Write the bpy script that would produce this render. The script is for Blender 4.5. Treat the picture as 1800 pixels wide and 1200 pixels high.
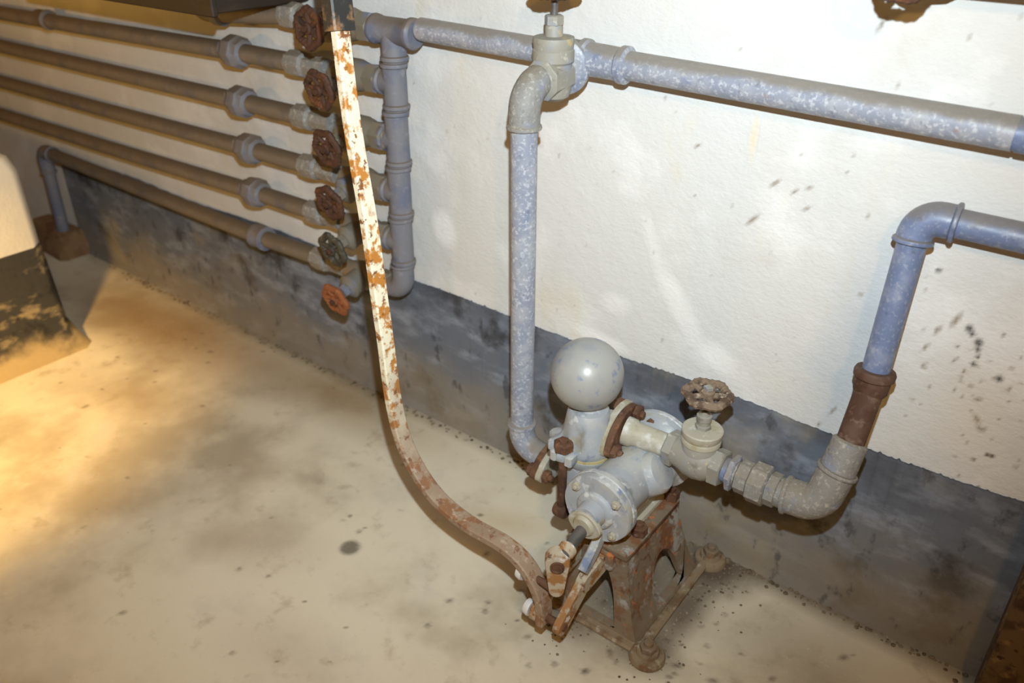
import bpy, bmesh, math, random
from mathutils import Vector, Matrix, noise
import numpy as np
random.seed(7)
PI = math.pi
for o in list(bpy.data.objects): bpy.data.objects.remove(o)
sc = bpy.context.scene
COL = sc.collection

# ------------------------------------------------------------------ camera
CAM = Vector((0.0, -1.32, 1.275))
PITCH, YAW = math.radians(29.936), math.radians(37.635)
FWD = Vector((-math.sin(YAW)*math.cos(PITCH), math.cos(YAW)*math.cos(PITCH), -math.sin(PITCH)))
RGT = Vector((math.cos(YAW), math.sin(YAW), 0)); UP = RGT.cross(FWD)
cd = bpy.data.cameras.new('camera'); cam = bpy.data.objects.new('camera', cd); COL.objects.link(cam)
cam.matrix_world = Matrix(((RGT.x, UP.x, -FWD.x, CAM.x), (RGT.y, UP.y, -FWD.y, CAM.y), (RGT.z, UP.z, -FWD.z, CAM.z), (0, 0, 0, 1)))
cd.sensor_fit = 'HORIZONTAL'; cd.sensor_width = 36.0; cd.lens = 29.0; cd.clip_start = 0.05
cd.dof.use_dof = True; cd.dof.focus_distance = 1.40; cd.dof.aperture_fstop = 3.0
sc.camera = cam

# ------------------------------------------------------------------ world, lights, exposure
w = bpy.data.worlds.new('world'); sc.world = w; w.use_nodes = True
bg = w.node_tree.nodes['Background']; bg.inputs[0].default_value = (1.0, 0.46, 0.06, 1); bg.inputs[1].default_value = 0.17
def lamp(name, kind, loc, power, color, size=0.02, target=None, angle=None, blend=0.5):
    l = bpy.data.lights.new(name, kind); l.energy = power; l.color = color
    o = bpy.data.objects.new(name, l); COL.objects.link(o); o.location = loc
    if kind in ('POINT', 'SPOT'): l.shadow_soft_size = size
    if kind == 'AREA': l.size = size
    if target is not None: o.rotation_euler = (Vector(target)-Vector(loc)).to_track_quat('-Z', 'Y').to_euler()
    if kind == 'SPOT': l.spot_size = math.radians(angle); l.spot_blend = blend
    return o
# the camera's own flash, just above and a little right of the lens
fl = CAM + UP*0.175 + RGT*0.02
lamp('camera_flash', 'SPOT', fl, 142, (0.80, 0.93, 1.0), 0.012, fl + FWD - RGT*0.11 + UP*0.24, 113, 1.0)
# cellar bulb behind the photographer, and a second one that lights the left end of the room
lamp('cellar_bulb', 'POINT', (0.50, -1.60, 1.80), 27, (1.0, 0.53, 0.12), 0.05)
lamp('left_cellar_bulb', 'SPOT', (-1.25, -1.45, 1.45), 265, (1.0, 0.60, 0.19), 0.06, (-2.24, -0.84, 0.12), 49, 1.0)
lamp('left_wall_fill', 'POINT', (-2.7, -1.3, 1.0), 13, (1.0, 0.54, 0.13), 0.06)  # added unseen warm fill, tints the left wall orange and mostly skips the floor
sc.view_settings.view_transform = 'Standard'; sc.view_settings.look = 'None'
sc.view_settings.exposure = 0.0; sc.view_settings.gamma = 1.0; sc.view_settings.use_curve_mapping = False

# ------------------------------------------------------------------ materials
def lin(c):
    return tuple(((v/255)/12.92 if v <= 10 else (((v/255)+0.055)/1.055)**2.4) for v in c) + (1.0,)
def mat(name, base, layers=(), rough=0.6, metal=0.0, bump=(), marks=False, spec=0.5, rough_var=0.0, zband=None):
    """layers: (srgb, kind, scale, lo, hi[, stretch]); kind: noise / spots / up / low"""
    m = bpy.data.materials.new(name); m.use_nodes = True
    nt = m.node_tree; N, L = nt.nodes, nt.links
    b = N['Principled BSDF']
    tc = N.new('ShaderNodeTexCoord'); oi = N.new('ShaderNodeObjectInfo')
    off = N.new('ShaderNodeVectorMath'); off.operation = 'SCALE'; off.inputs[0].default_value = (7.3, 3.1, 5.7)
    L.new(oi.outputs['Random'], off.inputs['Scale'])
    add = N.new('ShaderNodeVectorMath'); add.operation = 'ADD'
    L.new(tc.outputs['Object'], add.inputs[0]); L.new(off.outputs[0], add.inputs[1])
    co = add.outputs[0]
    def stretch(s):
        v = N.new('ShaderNodeVectorMath'); v.operation = 'MULTIPLY'; L.new(co, v.inputs[0]); v.inputs[1].default_value = s; return v.outputs[0]
    def noise_out(scale, detail=5, st=None, rgh=0.6):
        n = N.new('ShaderNodeTexNoise'); n.inputs['Scale'].default_value = scale
        n.inputs['Detail'].default_value = detail; n.inputs['Roughness'].default_value = rgh
        L.new(stretch(st) if st else co, n.inputs['Vector']); return n.outputs['Fac']
    def ramp(src, lo, hi):
        r = N.new('ShaderNodeMapRange'); r.interpolation_type = 'SMOOTHSTEP'
        r.inputs['From Min'].default_value = lo; r.inputs['From Max'].default_value = hi
        L.new(src, r.inputs['Value']); return r.outputs['Result']
    def math_(op, a, c):
        n = N.new('ShaderNodeMath'); n.operation = op
        for i, q in enumerate((a, c)):
            if isinstance(q, (int, float)): n.inputs[i].default_value = q
            else: L.new(q, n.inputs[i])
        return n.outputs[0]
    cur = N.new('ShaderNodeRGB'); cur.outputs[0].default_value = lin(base); cur = cur.outputs[0]
    for ly in layers:
        c, kind, scale, lo, hi = ly[:5]; st = ly[5] if len(ly) > 5 else None
        if kind == 'noise': f = ramp(noise_out(scale, st=st), lo, hi)
        elif kind == 'spots':
            v = N.new('ShaderNodeTexVoronoi'); v.inputs['Scale'].default_value = scale
            L.new(stretch(st) if st else co, v.inputs['Vector'])
            a = math_('ADD', v.outputs['Distance'], math_('MULTIPLY', noise_out(scale*0.35, 2), 0.9))
            f = ramp(a, hi, lo)
        elif kind == 'up':
            g = N.new('ShaderNodeNewGeometry'); s = N.new('ShaderNodeSeparateXYZ'); L.new(g.outputs['Normal'], s.inputs[0])
            f = ramp(math_('ADD', s.outputs['Z'], math_('MULTIPLY', math_('SUBTRACT', noise_out(scale), 0.5), 1.1)), lo, hi)
        elif kind == 'low':
            s = N.new('ShaderNodeSeparateXYZ'); L.new(tc.outputs['Object'], s.inputs[0])
            f = ramp(math_('ADD', s.outputs['Z'], math_('MULTIPLY', math_('SUBTRACT', noise_out(scale, st=st), 0.5), 0.42)), hi, lo)
        elif kind == 'xlow':
            s = N.new('ShaderNodeSeparateXYZ'); L.new(tc.outputs['Object'], s.inputs[0])
            f = ramp(math_('ADD', s.outputs['X'], math_('MULTIPLY', math_('SUBTRACT', noise_out(scale, st=st), 0.5), 0.8)), hi, lo)
        k = ly[6] if len(ly) > 6 else 1.0
        if k != 1.0: f = math_('MULTIPLY', f, k)
        mx = N.new('ShaderNodeMix'); mx.data_type = 'RGBA'
        L.new(f, mx.inputs['Factor']); L.new(cur, mx.inputs['A']); mx.inputs['B'].default_value = lin(c); cur = mx.outputs['Result']
    if marks:
        a = N.new('ShaderNodeAttribute'); a.attribute_name = 'marks'
        mx = N.new('ShaderNodeMix'); mx.data_type = 'RGBA'
        n = noise_out(140, 4)
        f = math_('MULTIPLY', a.outputs['Alpha'], ramp(n, 0.14, 0.42))
        L.new(f, mx.inputs['Factor']); L.new(cur, mx.inputs['A']); L.new(a.outputs['Color'], mx.inputs['B']); cur = mx.outputs['Result']
    L.new(cur, b.inputs['Base Color'])
    b.inputs['Metallic'].default_value = metal
    b.inputs['Specular IOR Level'].default_value = spec
    if rough_var:
        r = N.new('ShaderNodeMapRange'); L.new(noise_out(40), r.inputs['Value'])
        r.inputs['From Min'].default_value = 0.3; r.inputs['From Max'].default_value = 0.7
        r.inputs['To Min'].default_value = rough-rough_var; r.inputs['To Max'].default_value = rough+rough_var
        L.new(r.outputs['Result'], b.inputs['Roughness'])
    else: b.inputs['Roughness'].default_value = rough
    prev = None
    for bp in bump:
        scale, strength, dist = bp[:3]; st = bp[3] if len(bp) > 3 else None
        n = N.new('ShaderNodeBump'); n.inputs['Strength'].default_value = strength; n.inputs['Distance'].default_value = dist
        L.new(noise_out(scale, 4, st), n.inputs['Height'])
        if prev: L.new(prev, n.inputs['Normal'])
        prev = n.outputs[0]
    if prev: L.new(prev, b.inputs['Normal'])
    return m

M = {}
M['plaster'] = mat('limewash_plaster', (210, 210, 207), [((222, 222, 220), 'noise', 5, 0.5, 0.66), ((196, 192, 180), 'noise', 2.3, 0.52, 0.72, None, 0.55),
        ((214, 205, 178), 'noise', 9, 0.58, 0.75, (1, 1, 0.35), 0.45)], 0.85, bump=[(26, 0.35, 0.006), (95, 0.45, 0.0025, (1, 1, 1.6))], marks=True, spec=0.2)
M['dado'] = mat('black_dado_paint', (98, 104, 114), [((130, 137, 148), 'noise', 14, 0.45, 0.7, (0.7, 1, 1.6)), ((58, 58, 61), 'noise', 7, 0.54, 0.70),
        ((62, 63, 68), 'low', 8, 0.42, 0.27, (0.5, 1, 1), 0.7), ((142, 131, 110), 'low', 6, 0.04, 0.26, (0.5, 1, 1), 0.6), ((156, 142, 114), 'noise', 3, 0.54, 0.70, None, 0.45), ((50, 50, 52), 'noise', 26, 0.58, 0.70, (1, 1, 0.6), 0.6), ((128, 124, 116), 'noise', 60, 0.6, 0.72, None, 0.35)],
        0.75, bump=[(40, 0.35, 0.003), (130, 0.3, 0.0015)], spec=0.3)
M['floor'] = mat('painted_concrete', (220, 212, 190), [((178, 167, 144), 'noise', 2.6, 0.45, 0.7), ((206, 200, 184), 'noise', 5, 0.55, 0.75), ((164, 150, 124), 'noise', 16, 0.56, 0.74, None, 0.5),
        ((92, 80, 64), 'spots', 26, 0.30, 0.42, None, 0.55), ((196, 190, 178), 'noise', 70, 0.62, 0.74, None, 0.4)],
        0.62, bump=[(30, 0.12, 0.002), (150, 0.25, 0.001)], marks=True, spec=0.35)
M['pipe'] = mat('blue_grey_pipe_paint', (136, 142, 156), [((156, 159, 166), 'noise', 26, 0.42, 0.66), ((112, 123, 150), 'noise', 15, 0.55, 0.72), ((198, 200, 204), 'noise', 150, 0.50, 0.66, None, 0.6), ((98, 102, 114), 'noise', 70, 0.58, 0.70, None, 0.55),
        ((128, 122, 112), 'up', 18, 0.22, 0.75, None, 0.9), ((146, 100, 56), 'noise', 17, 0.635, 0.72, None, 0.75)], 0.42, bump=[(70, 0.25, 0.0015)], rough_var=0.12)
M['pipe_deep'] = mat('worn_blue_pipe_paint', (104, 118, 150), [((128, 138, 162), 'noise', 28, 0.48, 0.7), ((164, 168, 178), 'noise', 150, 0.52, 0.68, None, 0.5), ((84, 90, 108), 'noise', 50, 0.58, 0.70, None, 0.6),
        ((120, 116, 110), 'up', 18, 0.3, 0.85, None, 0.85), ((136, 122, 112), 'spots', 40, 0.28, 0.40, None, 0.5)], 0.42, bump=[(70, 0.22, 0.0015)], rough_var=0.1)
M['fitting'] = mat('grey_fitting_paint', (130, 129, 125), [((124, 131, 152), 'noise', 26, 0.54, 0.68, None, 0.8), ((108, 106, 100), 'noise', 50, 0.58, 0.7, None, 0.6), ((172, 168, 158), 'noise', 60, 0.56, 0.7), ((128, 120, 104), 'up', 20, 0.35, 0.9, None, 0.8), ((164, 162, 156), 'noise', 130, 0.54, 0.66, None, 0.7)], 0.6, bump=[(90, 0.6, 0.003), (200, 0.5, 0.0015)])
M['pipe_dusty'] = mat('dusty_grey_blue_pipe_paint', (118, 118, 124), [((100, 106, 124), 'noise', 16, 0.46, 0.66), ((144, 144, 152), 'noise', 60, 0.56, 0.72, None, 0.6),
        ((112, 98, 82), 'up', 14, 0.1, 0.8, None, 0.8)], 0.6, bump=[(70, 0.25, 0.0015)])
M['pipe_brown'] = mat('dusty_brown_grey_pipe_paint', (116, 107, 95), [((100, 98, 100), 'noise', 14, 0.48, 0.66), ((138, 126, 110), 'noise', 60, 0.56, 0.72, None, 0.6), ((98, 82, 62), 'up', 14, 0.1, 0.8, None, 0.7)], 0.65, bump=[(70, 0.25, 0.0015)])
M['dusty_cast'] = mat('dust_covered_casting', (138, 122, 98), [((112, 92, 70), 'noise', 24, 0.46, 0.62), ((128, 84, 52), 'noise', 34, 0.58, 0.70, None, 0.8), ((164, 154, 134), 'noise', 50, 0.56, 0.70)], 0.85, bump=[(60, 0.5, 0.003)], spec=0.2)
M['valve_grey'] = mat('valve_grey_paint', (142, 139, 128), [((104, 100, 90), 'noise', 34, 0.56, 0.68, None, 0.7), ((136, 140, 148), 'noise', 20, 0.5, 0.68), ((180, 160, 112), 'noise', 30, 0.62, 0.72, None, 0.8), ((186, 182, 170), 'noise', 70, 0.58, 0.7, None, 0.6)], 0.58, bump=[(80, 0.35, 0.002)])
M['valve_dusty'] = mat('valve_dusty_paint', (124, 116, 100), [((116, 122, 140), 'noise', 20, 0.5, 0.68), ((150, 110, 66), 'noise', 26, 0.62, 0.72, None, 0.7)], 0.65, bump=[(80, 0.35, 0.002)])
M['pump'] = mat('pale_blue_pump_paint', (156, 161, 166), [((170, 171, 168), 'noise', 18, 0.46, 0.62), ((106, 124, 152), 'noise', 22, 0.57, 0.68, None, 0.9), ((160, 150, 116), 'noise', 13, 0.55, 0.70, None, 0.7),
        ((104, 100, 90), 'noise', 13, 0.56, 0.70, (1, 1, 0.6), 0.65), ((196, 198, 198), 'noise', 45, 0.58, 0.66, None, 0.8), ((70, 74, 84), 'spots', 70, 0.16, 0.28, None, 0.8), ((128, 88, 52), 'noise', 30, 0.69, 0.76, None, 0.9)], 0.5, bump=[(60, 0.25, 0.002)], rough_var=0.1)
M['pump_cream'] = mat('cream_pump_paint', (168, 163, 146), [((148, 136, 100), 'noise', 22, 0.5, 0.7), ((192, 190, 182), 'noise', 40, 0.54, 0.7), ((150, 112, 62), 'noise', 26, 0.66, 0.74)], 0.55, bump=[(70, 0.25, 0.0015)])
M['ball'] = mat('chipped_grey_white_paint', (152, 152, 147), [((138, 141, 144), 'noise', 12, 0.46, 0.66), ((112, 124, 150), 'noise', 38, 0.56, 0.66, None, 0.85), ((196, 190, 162), 'noise', 9, 0.58, 0.72, None, 0.3),
        ((86, 100, 110), 'spots', 85, 0.14, 0.26, None, 0.8), ((128, 120, 98), 'noise', 16, 0.58, 0.74, (1, 1, 0.4), 0.4)], 0.38, bump=[(60, 0.12, 0.001)], rough_var=0.08)
M['stand'] = mat('rusting_stand_paint', (118, 104, 86), [((152, 150, 144), 'noise', 24, 0.51, 0.62), ((116, 80, 52), 'noise', 22, 0.48, 0.60), ((100, 66, 46), 'noise', 40, 0.55, 0.66), ((172, 106, 58), 'noise', 46, 0.59, 0.68), ((126, 112, 92), 'low', 12, 0.0, 0.14, None, 0.75)],
        0.8, bump=[(50, 0.5, 0.003), (140, 0.4, 0.0015)], spec=0.3)
M['link'] = mat('rust_stained_linkage_paint', (176, 164, 142), [((150, 108, 62), 'noise', 34, 0.47, 0.58), ((110, 74, 48), 'noise', 50, 0.56, 0.68), ((214, 210, 200), 'noise', 36, 0.58, 0.68)], 0.7, bump=[(60, 0.4, 0.002)])
M['rust'] = mat('brown_rust', (100, 72, 54), [((76, 52, 40), 'noise', 22, 0.45, 0.62), ((136, 94, 62), 'noise', 45, 0.56, 0.7), ((122, 92, 74), 'noise', 80, 0.56, 0.7)], 0.85, bump=[(90, 0.6, 0.002)], spec=0.25)
M['rust_pipe'] = mat('dark_rust_pipe', (92, 70, 58), [((76, 52, 40), 'noise', 18, 0.46, 0.64), ((112, 92, 78), 'noise', 60, 0.54, 0.7), ((128, 94, 62), 'low', 10, 0.0, 0.02)], 0.7, bump=[(90, 0.4, 0.0015)], spec=0.3)
M['rust_dark'] = mat('dark_rusty_handwheel', (74, 46, 30), [((104, 62, 34), 'noise', 30, 0.5, 0.66), ((48, 32, 24), 'noise', 50, 0.52, 0.66)], 0.75, bump=[(110, 0.4, 0.001)])
M['rust_orange'] = mat('orange_rusty_handwheel', (142, 82, 44), [((110, 66, 38), 'noise', 30, 0.5, 0.66), ((166, 108, 64), 'noise', 60, 0.55, 0.7)], 0.8, bump=[(110, 0.4, 0.001)])
M['olive'] = mat('dark_olive_handwheel', (66, 62, 50), [((104, 98, 80), 'noise', 45, 0.54, 0.66), ((48, 44, 38), 'noise', 30, 0.52, 0.66)], 0.65, bump=[(110, 0.4, 0.001)])
M['wheel_tan'] = mat('flaking_brown_handwheel', (122, 104, 86), [((84, 66, 52), 'noise', 40, 0.46, 0.6), ((160, 144, 124), 'noise', 70, 0.56, 0.68)], 0.8, bump=[(120, 0.6, 0.0015)])
M['steel'] = mat('dark_steel', (98, 94, 90), [((78, 76, 74), 'noise', 30, 0.5, 0.68, (1, 0.2, 1))], 0.55, 0.3, bump=[(90, 0.15, 0.0008)])
M['lever'] = mat('cream_lever_paint', (232, 224, 196), [((186, 122, 48), 'noise', 34, 0.50, 0.585), ((130, 80, 40), 'noise', 55, 0.565, 0.64), ((124, 92, 70), 'low', 16, 0.20, 0.56, None, 0.84), ((164, 104, 54), 'noise', 20, 0.60, 0.70, None, 0.6), ((186, 166, 148), 'noise', 90, 0.58, 0.68, None, 0.75)],
        0.55, bump=[(70, 0.35, 0.0015)])
M['black'] = mat('black_sleeve', (38, 38, 38), [((70, 68, 64), 'noise', 50, 0.55, 0.7), ((150, 110, 70), 'low', 40, 1.00, 1.075, None, 0.8)], 0.5, bump=[(60, 0.2, 0.001)])
M['white_head'] = mat('white_painted_bolt', (208, 208, 206), [((180, 176, 160), 'noise', 40, 0.52, 0.7)], 0.5)
M['cabinet'] = mat('dark_brown_cabinet', (40, 30, 20), [((54, 42, 28), 'noise', 8, 0.5, 0.7, (1, 1, 4)), ((36, 28, 22), 'noise', 20, 0.52, 0.68)], 0.6, bump=[(40, 0.15, 0.001)])
M['rusty_sheet'] = mat('rusty_sheet_metal', (92, 76, 54), [((62, 44, 34), 'noise', 22, 0.46, 0.62), ((118, 100, 70), 'noise', 38, 0.54, 0.7), ((50, 34, 28), 'noise', 60, 0.56, 0.68)], 0.8, bump=[(50, 0.5, 0.002)])
M['debris'] = mat('mortar_crumbs', (126, 112, 90), [((88, 74, 58), 'noise', 25, 0.46, 0.62), ((150, 136, 112), 'noise', 45, 0.58, 0.7)], 0.9, bump=[(120, 0.5, 0.002)])
M['plinth'] = mat('dado_and_limewash', (228, 222, 204), [((240, 236, 222), 'noise', 6, 0.5, 0.68), ((204, 190, 158), 'noise', 3, 0.55, 0.72, None, 0.5)], 0.85, bump=[(26, 0.35, 0.005)], spec=0.2)
M['brownblock'] = mat('dirty_mortar', (126, 96, 66), [((100, 72, 48), 'noise', 14, 0.48, 0.66), ((150, 122, 88), 'noise', 30, 0.56, 0.7)], 0.9, bump=[(40, 0.6, 0.004)])
M['gasket'] = mat('ochre_gasket', (178, 166, 120), [((150, 128, 80), 'noise', 30, 0.5, 0.68)], 0.7)

# ------------------------------------------------------------------ mesh helpers (world coordinates; build() makes them local to the thing)
class MB:
    def __init__(s): s.v = []; s.f = []
    def add(s, vs, fs):
        n = len(s.v); s.v += [tuple(p) for p in vs]; s.f += [tuple(i+n for i in f) for f in fs]; return s
    def rings(s, rings, cap0=True, cap1=True, closed=False):
        n = len(rings[0]); vs = [p for r in rings for p in r]; fs = []
        k = len(rings)
        for i in range(k if closed else k-1):
            a, b = i*n, ((i+1) % k)*n
            for j in range(n):
                j2 = (j+1) % n; fs.append((a+j, a+j2, b+j2, b+j))
        if not closed:
            if cap0: fs.append(tuple(range(n-1, -1, -1)))
            if cap1: fs.append(tuple((k-1)*n+i for i in range(n)))
        return s.add(vs, fs)
    def lathe(s, o, d, prof, n=28, sx=1, sy=1, ref=None):
        """prof: [(height along d, radius)]"""
        o = Vector(o); d = Vector(d).normalized()
        u = Vector(ref) if ref else (Vector((0, 0, 1)) if abs(d.z) < 0.9 else Vector((1, 0, 0)))
        u = (u - d*u.dot(d)).normalized(); v = d.cross(u)
        rr = [[o+d*h+u*(r*sx*math.cos(2*PI*j/n))+v*(r*sy*math.sin(2*PI*j/n)) for j in range(n)] for h, r in prof]
        return s.rings(rr)
    def cyl(s, a, b, r, n=24, bev=0.0):
        a = Vector(a); b = Vector(b); h = (b-a).length
        p = [(0, r), (h, r)] if not bev else [(0, r-bev), (bev, r), (h-bev, r), (h, r-bev)]
        return s.lathe(a, b-a, p, n)
    def hex(s, a, b, r, n=6, rot=0.0, bev=0.003):
        a = Vector(a); d = (Vector(b)-a); h = d.length; d.normalize()
        u = Vector((0, 0, 1)) if abs(d.z) < 0.9 else Vector((1, 0, 0))
        u = (u-d*u.dot(d)).normalized(); v = d.cross(u); c, si = math.cos(rot), math.sin(rot)
        ref = u*c + v*si
        return s.lathe(a, d, [(0, r-bev), (bev*0.7, r), (h-bev*0.7, r), (h, r-bev)], n, ref=ref)
    def tube(s, path, r, n=22):
        path = [Vector(p) for p in path]; rr = r if isinstance(r, (list, tuple)) else [r]*len(path)
        t0 = (path[1]-path[0]).normalized(); u = Vector((0, 0, 1)) if abs(t0.z) < 0.9 else Vector((1, 0, 0))
        u = (u-t0*u.dot(t0)).normalized(); rings = []
        for i, p in enumerate(path):
            t = (path[min(i+1, len(path)-1)]-path[max(i-1, 0)]).normalized()
            u = (u-t*u.dot(t)).normalized(); v = t.cross(u)
            rings.append([p+(u*math.cos(2*PI*j/n)+v*math.sin(2*PI*j/n))*rr[i] for j in range(n)])
        return s.rings(rings)
    def elbow(s, a, c, b, r, rad, bead=0.0, n=22, beadw=0.009):
        """pipe elbow from a round corner c to b with a rolled bead at each mouth"""
        a, c, b = Vector(a), Vector(c), Vector(b); p = arc(a, c, b, rad)
        s.tube(p, r, n)
        if bead:
            for e, q in ((a, p[1]), (b, p[-2])):
                d = (q-e).normalized()
                s.lathe(e, d, [(0, r), (0.001, r+bead*0.8), (beadw*0.35, r+bead), (beadw*0.7, r+bead*0.85), (beadw, r)], n)
        return s
    def prism(s, poly, off):
        off = Vector(off); a = [Vector(p) for p in poly]; n = len(a)
        return s.rings([a, [p+off for p in a]])
    def box(s, lo, hi, bev=0.0):
        (x0, y0, z0), (x1, y1, z1) = lo, hi
        if not bev:
            return s.prism([(x0, y0, z0), (x1, y0, z0), (x1, y1, z0), (x0, y1, z0)], (0, 0, z1-z0))
        def ring(i, z): return [Vector(p) for p in ((x0+i+bev, y0+i, z), (x1-i-bev, y0+i, z), (x1-i, y0+i+bev, z), (x1-i, y1-i-bev, z), (x1-i-bev, y1-i, z), (x0+i+bev, y1-i, z), (x0+i, y1-i-bev, z), (x0+i, y0+i+bev, z))]
        return s.rings([ring(bev, z0), ring(0, z0+bev), ring(0, z1-bev), ring(bev, z1)])
    def sphere(s, c, r, n=32, m=18, jit=0, sq=(1, 1, 1)):
        c = Vector(c); rr = []
        for i in range(1, m):
            th = PI*i/m
            rr.append([c+Vector((math.sin(th)*math.cos(2*PI*j/n)*sq[0], math.sin(th)*math.sin(2*PI*j/n)*sq[1], -math.cos(th)*sq[2]))*(r*(1+random.uniform(-jit, jit))) for j in range(n)])
        return s.rings(rr)
    def sweep_rect(s, path, wids, ydir=Vector((0, 1, 0)), bev=0.003):
        """wids: (thickness in the path plane, width along ydir) per point"""
        path = [Vector(p) for p in path]; rings = []
        for i, p in enumerate(path):
            t = (path[min(i+1, len(path)-1)]-path[max(i-1, 0)]).normalized()
            y = (ydir-t*ydir.dot(t)).normalized(); x = y.cross(t); a, b = wids[i][0]/2, wids[i][1]/2; e = bev
            rings.append([p+x*X+y*Y for X, Y in ((-a+e, -b), (a-e, -b), (a, -b+e), (a, b-e), (a-e, b), (-a+e, b), (-a, b-e), (-a, -b+e))])
        return s.rings(rings)
    def wheel(s, c, d, R, rt=0.007, lobes=6, spokes=5, hub=0.013, rot=0.0, wave=0.06, dish=0.006):
        c = Vector(c); d = Vector(d).normalized(); u = Vector((0, 0, 1)) if abs(d.z) < 0.9 else Vector((1, 0, 0))
        u = (u-d*u.dot(d)).normalized(); v = d.cross(u); n, m = 72, 8; rings = []
        for i in range(n):
            a = 2*PI*i/n+rot; rad = R*(1+wave*math.cos(lobes*(a-rot)))-rt; e = u*math.cos(a)+v*math.sin(a)
            kn = rt*(1+0.10*math.cos(24*a))
            rings.append([c+e*(rad+kn*math.cos(2*PI*j/m))+d*(kn*0.9*math.sin(2*PI*j/m)) for j in range(m)])
        s.rings(rings, closed=True)
        for k in range(spokes):
            a = 2*PI*k/spokes+rot; e = u*math.cos(a)+v*math.sin(a); q = d.cross(e)
            s.tube([c+d*(-dish*0.3)+e*hub*0.6, c+e*R*0.55+d*dish*0.3, c+e*(R-rt)], [0.0062, 0.0052, 0.0058], 8)
        s.lathe(c-d*0.009, d, [(0, hub*0.8), (0.003, hub), (0.016, hub), (0.019, hub*0.75)], 16)
        return s
    def build(s, name, m, parent=None, label=None, smooth=38, org=None):
        me = bpy.data.meshes.new(name); o = bpy.data.objects.new(name, me); COL.objects.link(o)
        base = Vector((0, 0, 0)); 
        if parent is not None: base = ROOT[parent.name]; o.parent = parent; ROOT[o.name] = base
        elif org is not None: base = Vector(org); o.location = base; ROOT[o.name] = base
        else: ROOT[o.name] = base
        me.from_pydata([tuple(Vector(p)-base) for p in s.v], [], s.f); me.update()
        bm = bmesh.new(); bm.from_mesh(me); bmesh.ops.recalc_face_normals(bm, faces=bm.faces); bm.to_mesh(me); bm.free()
        me.polygons.foreach_set('use_smooth', [True]*len(me.polygons)); me.set_sharp_from_angle(angle=math.radians(smooth))
        me.materials.append(m)
        if label: o['label'] = label
        return o
ROOT = {}
def arc(a, c, b, rad, k=10):
    d1 = (a-c).normalized(); d2 = (b-c).normalized(); ang = d1.angle(d2)
    L = rad/math.tan(ang/2); p1 = c+d1*L; p2 = c+d2*L
    ctr = c+(d1+d2).normalized()*(rad/math.sin(ang/2)); pts = [a]
    v1 = p1-ctr; v2 = p2-ctr; th = v1.angle(v2)
    for i in range(k+1):
        t = i/k; pts.append(ctr+(v1*math.sin((1-t)*th)+v2*math.sin(t*th))/math.sin(th))
    pts.append(b); return pts
def thing(name, loc, label, cat, group=None):
    o = bpy.data.objects.new(name, None); COL.objects.link(o); o.location = loc; o.empty_display_size = 0.05
    o['label'] = label; o['category'] = cat; ROOT[o.name] = Vector(loc)
    if group: o['group'] = group
    return o
def tag(o, label, cat=None, group=None, kind=None):
    o['label'] = label
    if cat: o['category'] = cat
    if group: o['group'] = group
    if kind: o['kind'] = kind
    return o
V = Vector

# ------------------------------------------------------------------ the setting
def axis(segs):
    out = []
    for a, b, st in segs: out += list(np.arange(a, b-1e-9, st))
    out.append(segs[-1][1]); return np.array(out)
def grid(name, us, vs, fn, m, markfn=None):
    """fn(U,V) -> X,Y,Z arrays"""
    U, W = np.meshgrid(us, vs, indexing='ij'); X, Y, Z = fn(U, W); nu, nv = U.shape
    co = np.stack([X, Y, Z], -1).reshape(-1, 3).astype(np.float32)
    i = np.arange((nu-1)*nv).reshape(nu-1, nv)[:, :-1].ravel()
    q = np.stack([i, i+nv, i+nv+1, i+1], -1).astype(np.int32)
    me = bpy.data.meshes.new(name); me.vertices.add(len(co)); me.vertices.foreach_set('co', co.ravel())
    me.loops.add(q.size); me.loops.foreach_set('vertex_index', q.ravel())
    me.polygons.add(len(q)); me.polygons.foreach_set('loop_start', np.arange(0, q.size, 4, dtype=np.int32))
    me.update(calc_edges=True); me.polygons.foreach_set('use_smooth', np.ones(len(q), bool))
    if markfn is not None:
        at = me.attributes.new('marks', 'FLOAT_COLOR', 'POINT'); at.data.foreach_set('color', markfn(U, W).reshape(-1).astype(np.float32))
    me.materials.append(m); o = bpy.data.objects.new(name, me); COL.objects.link(o); ROOT[name] = V((0, 0, 0)); return o
def blend_marks(U, W, lst):
    A = np.zeros(U.shape+(4,)); 
    for (cx, cz, ru, rv, ang, col, k, soft) in lst:
        c, s_ = math.cos(ang), math.sin(ang); du, dv = U-cx, W-cz
        a = (du*c+dv*s_)/ru; b = (-du*s_+dv*c)/rv; r = np.sqrt(a*a+b*b)
        f = k*np.clip((1-r)/soft, 0, 1); f = f*f*(3-2*f) if k >= 0.999 else f
        L = np.array(lin(col)[:3]); al = A[..., 3]; na = al+(1-al)*f
        wgt = np.where(na > 1e-6, f/np.maximum(na, 1e-6), 0)[..., None]
        A[..., :3] = A[..., :3]*(1-wgt)+L*wgt; A[..., 3] = na
    return A
BR, BK, WH, BL, YE = (120, 98, 70), (40, 34, 30), (238, 238, 236), (186, 194, 200), (226, 204, 150)
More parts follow.
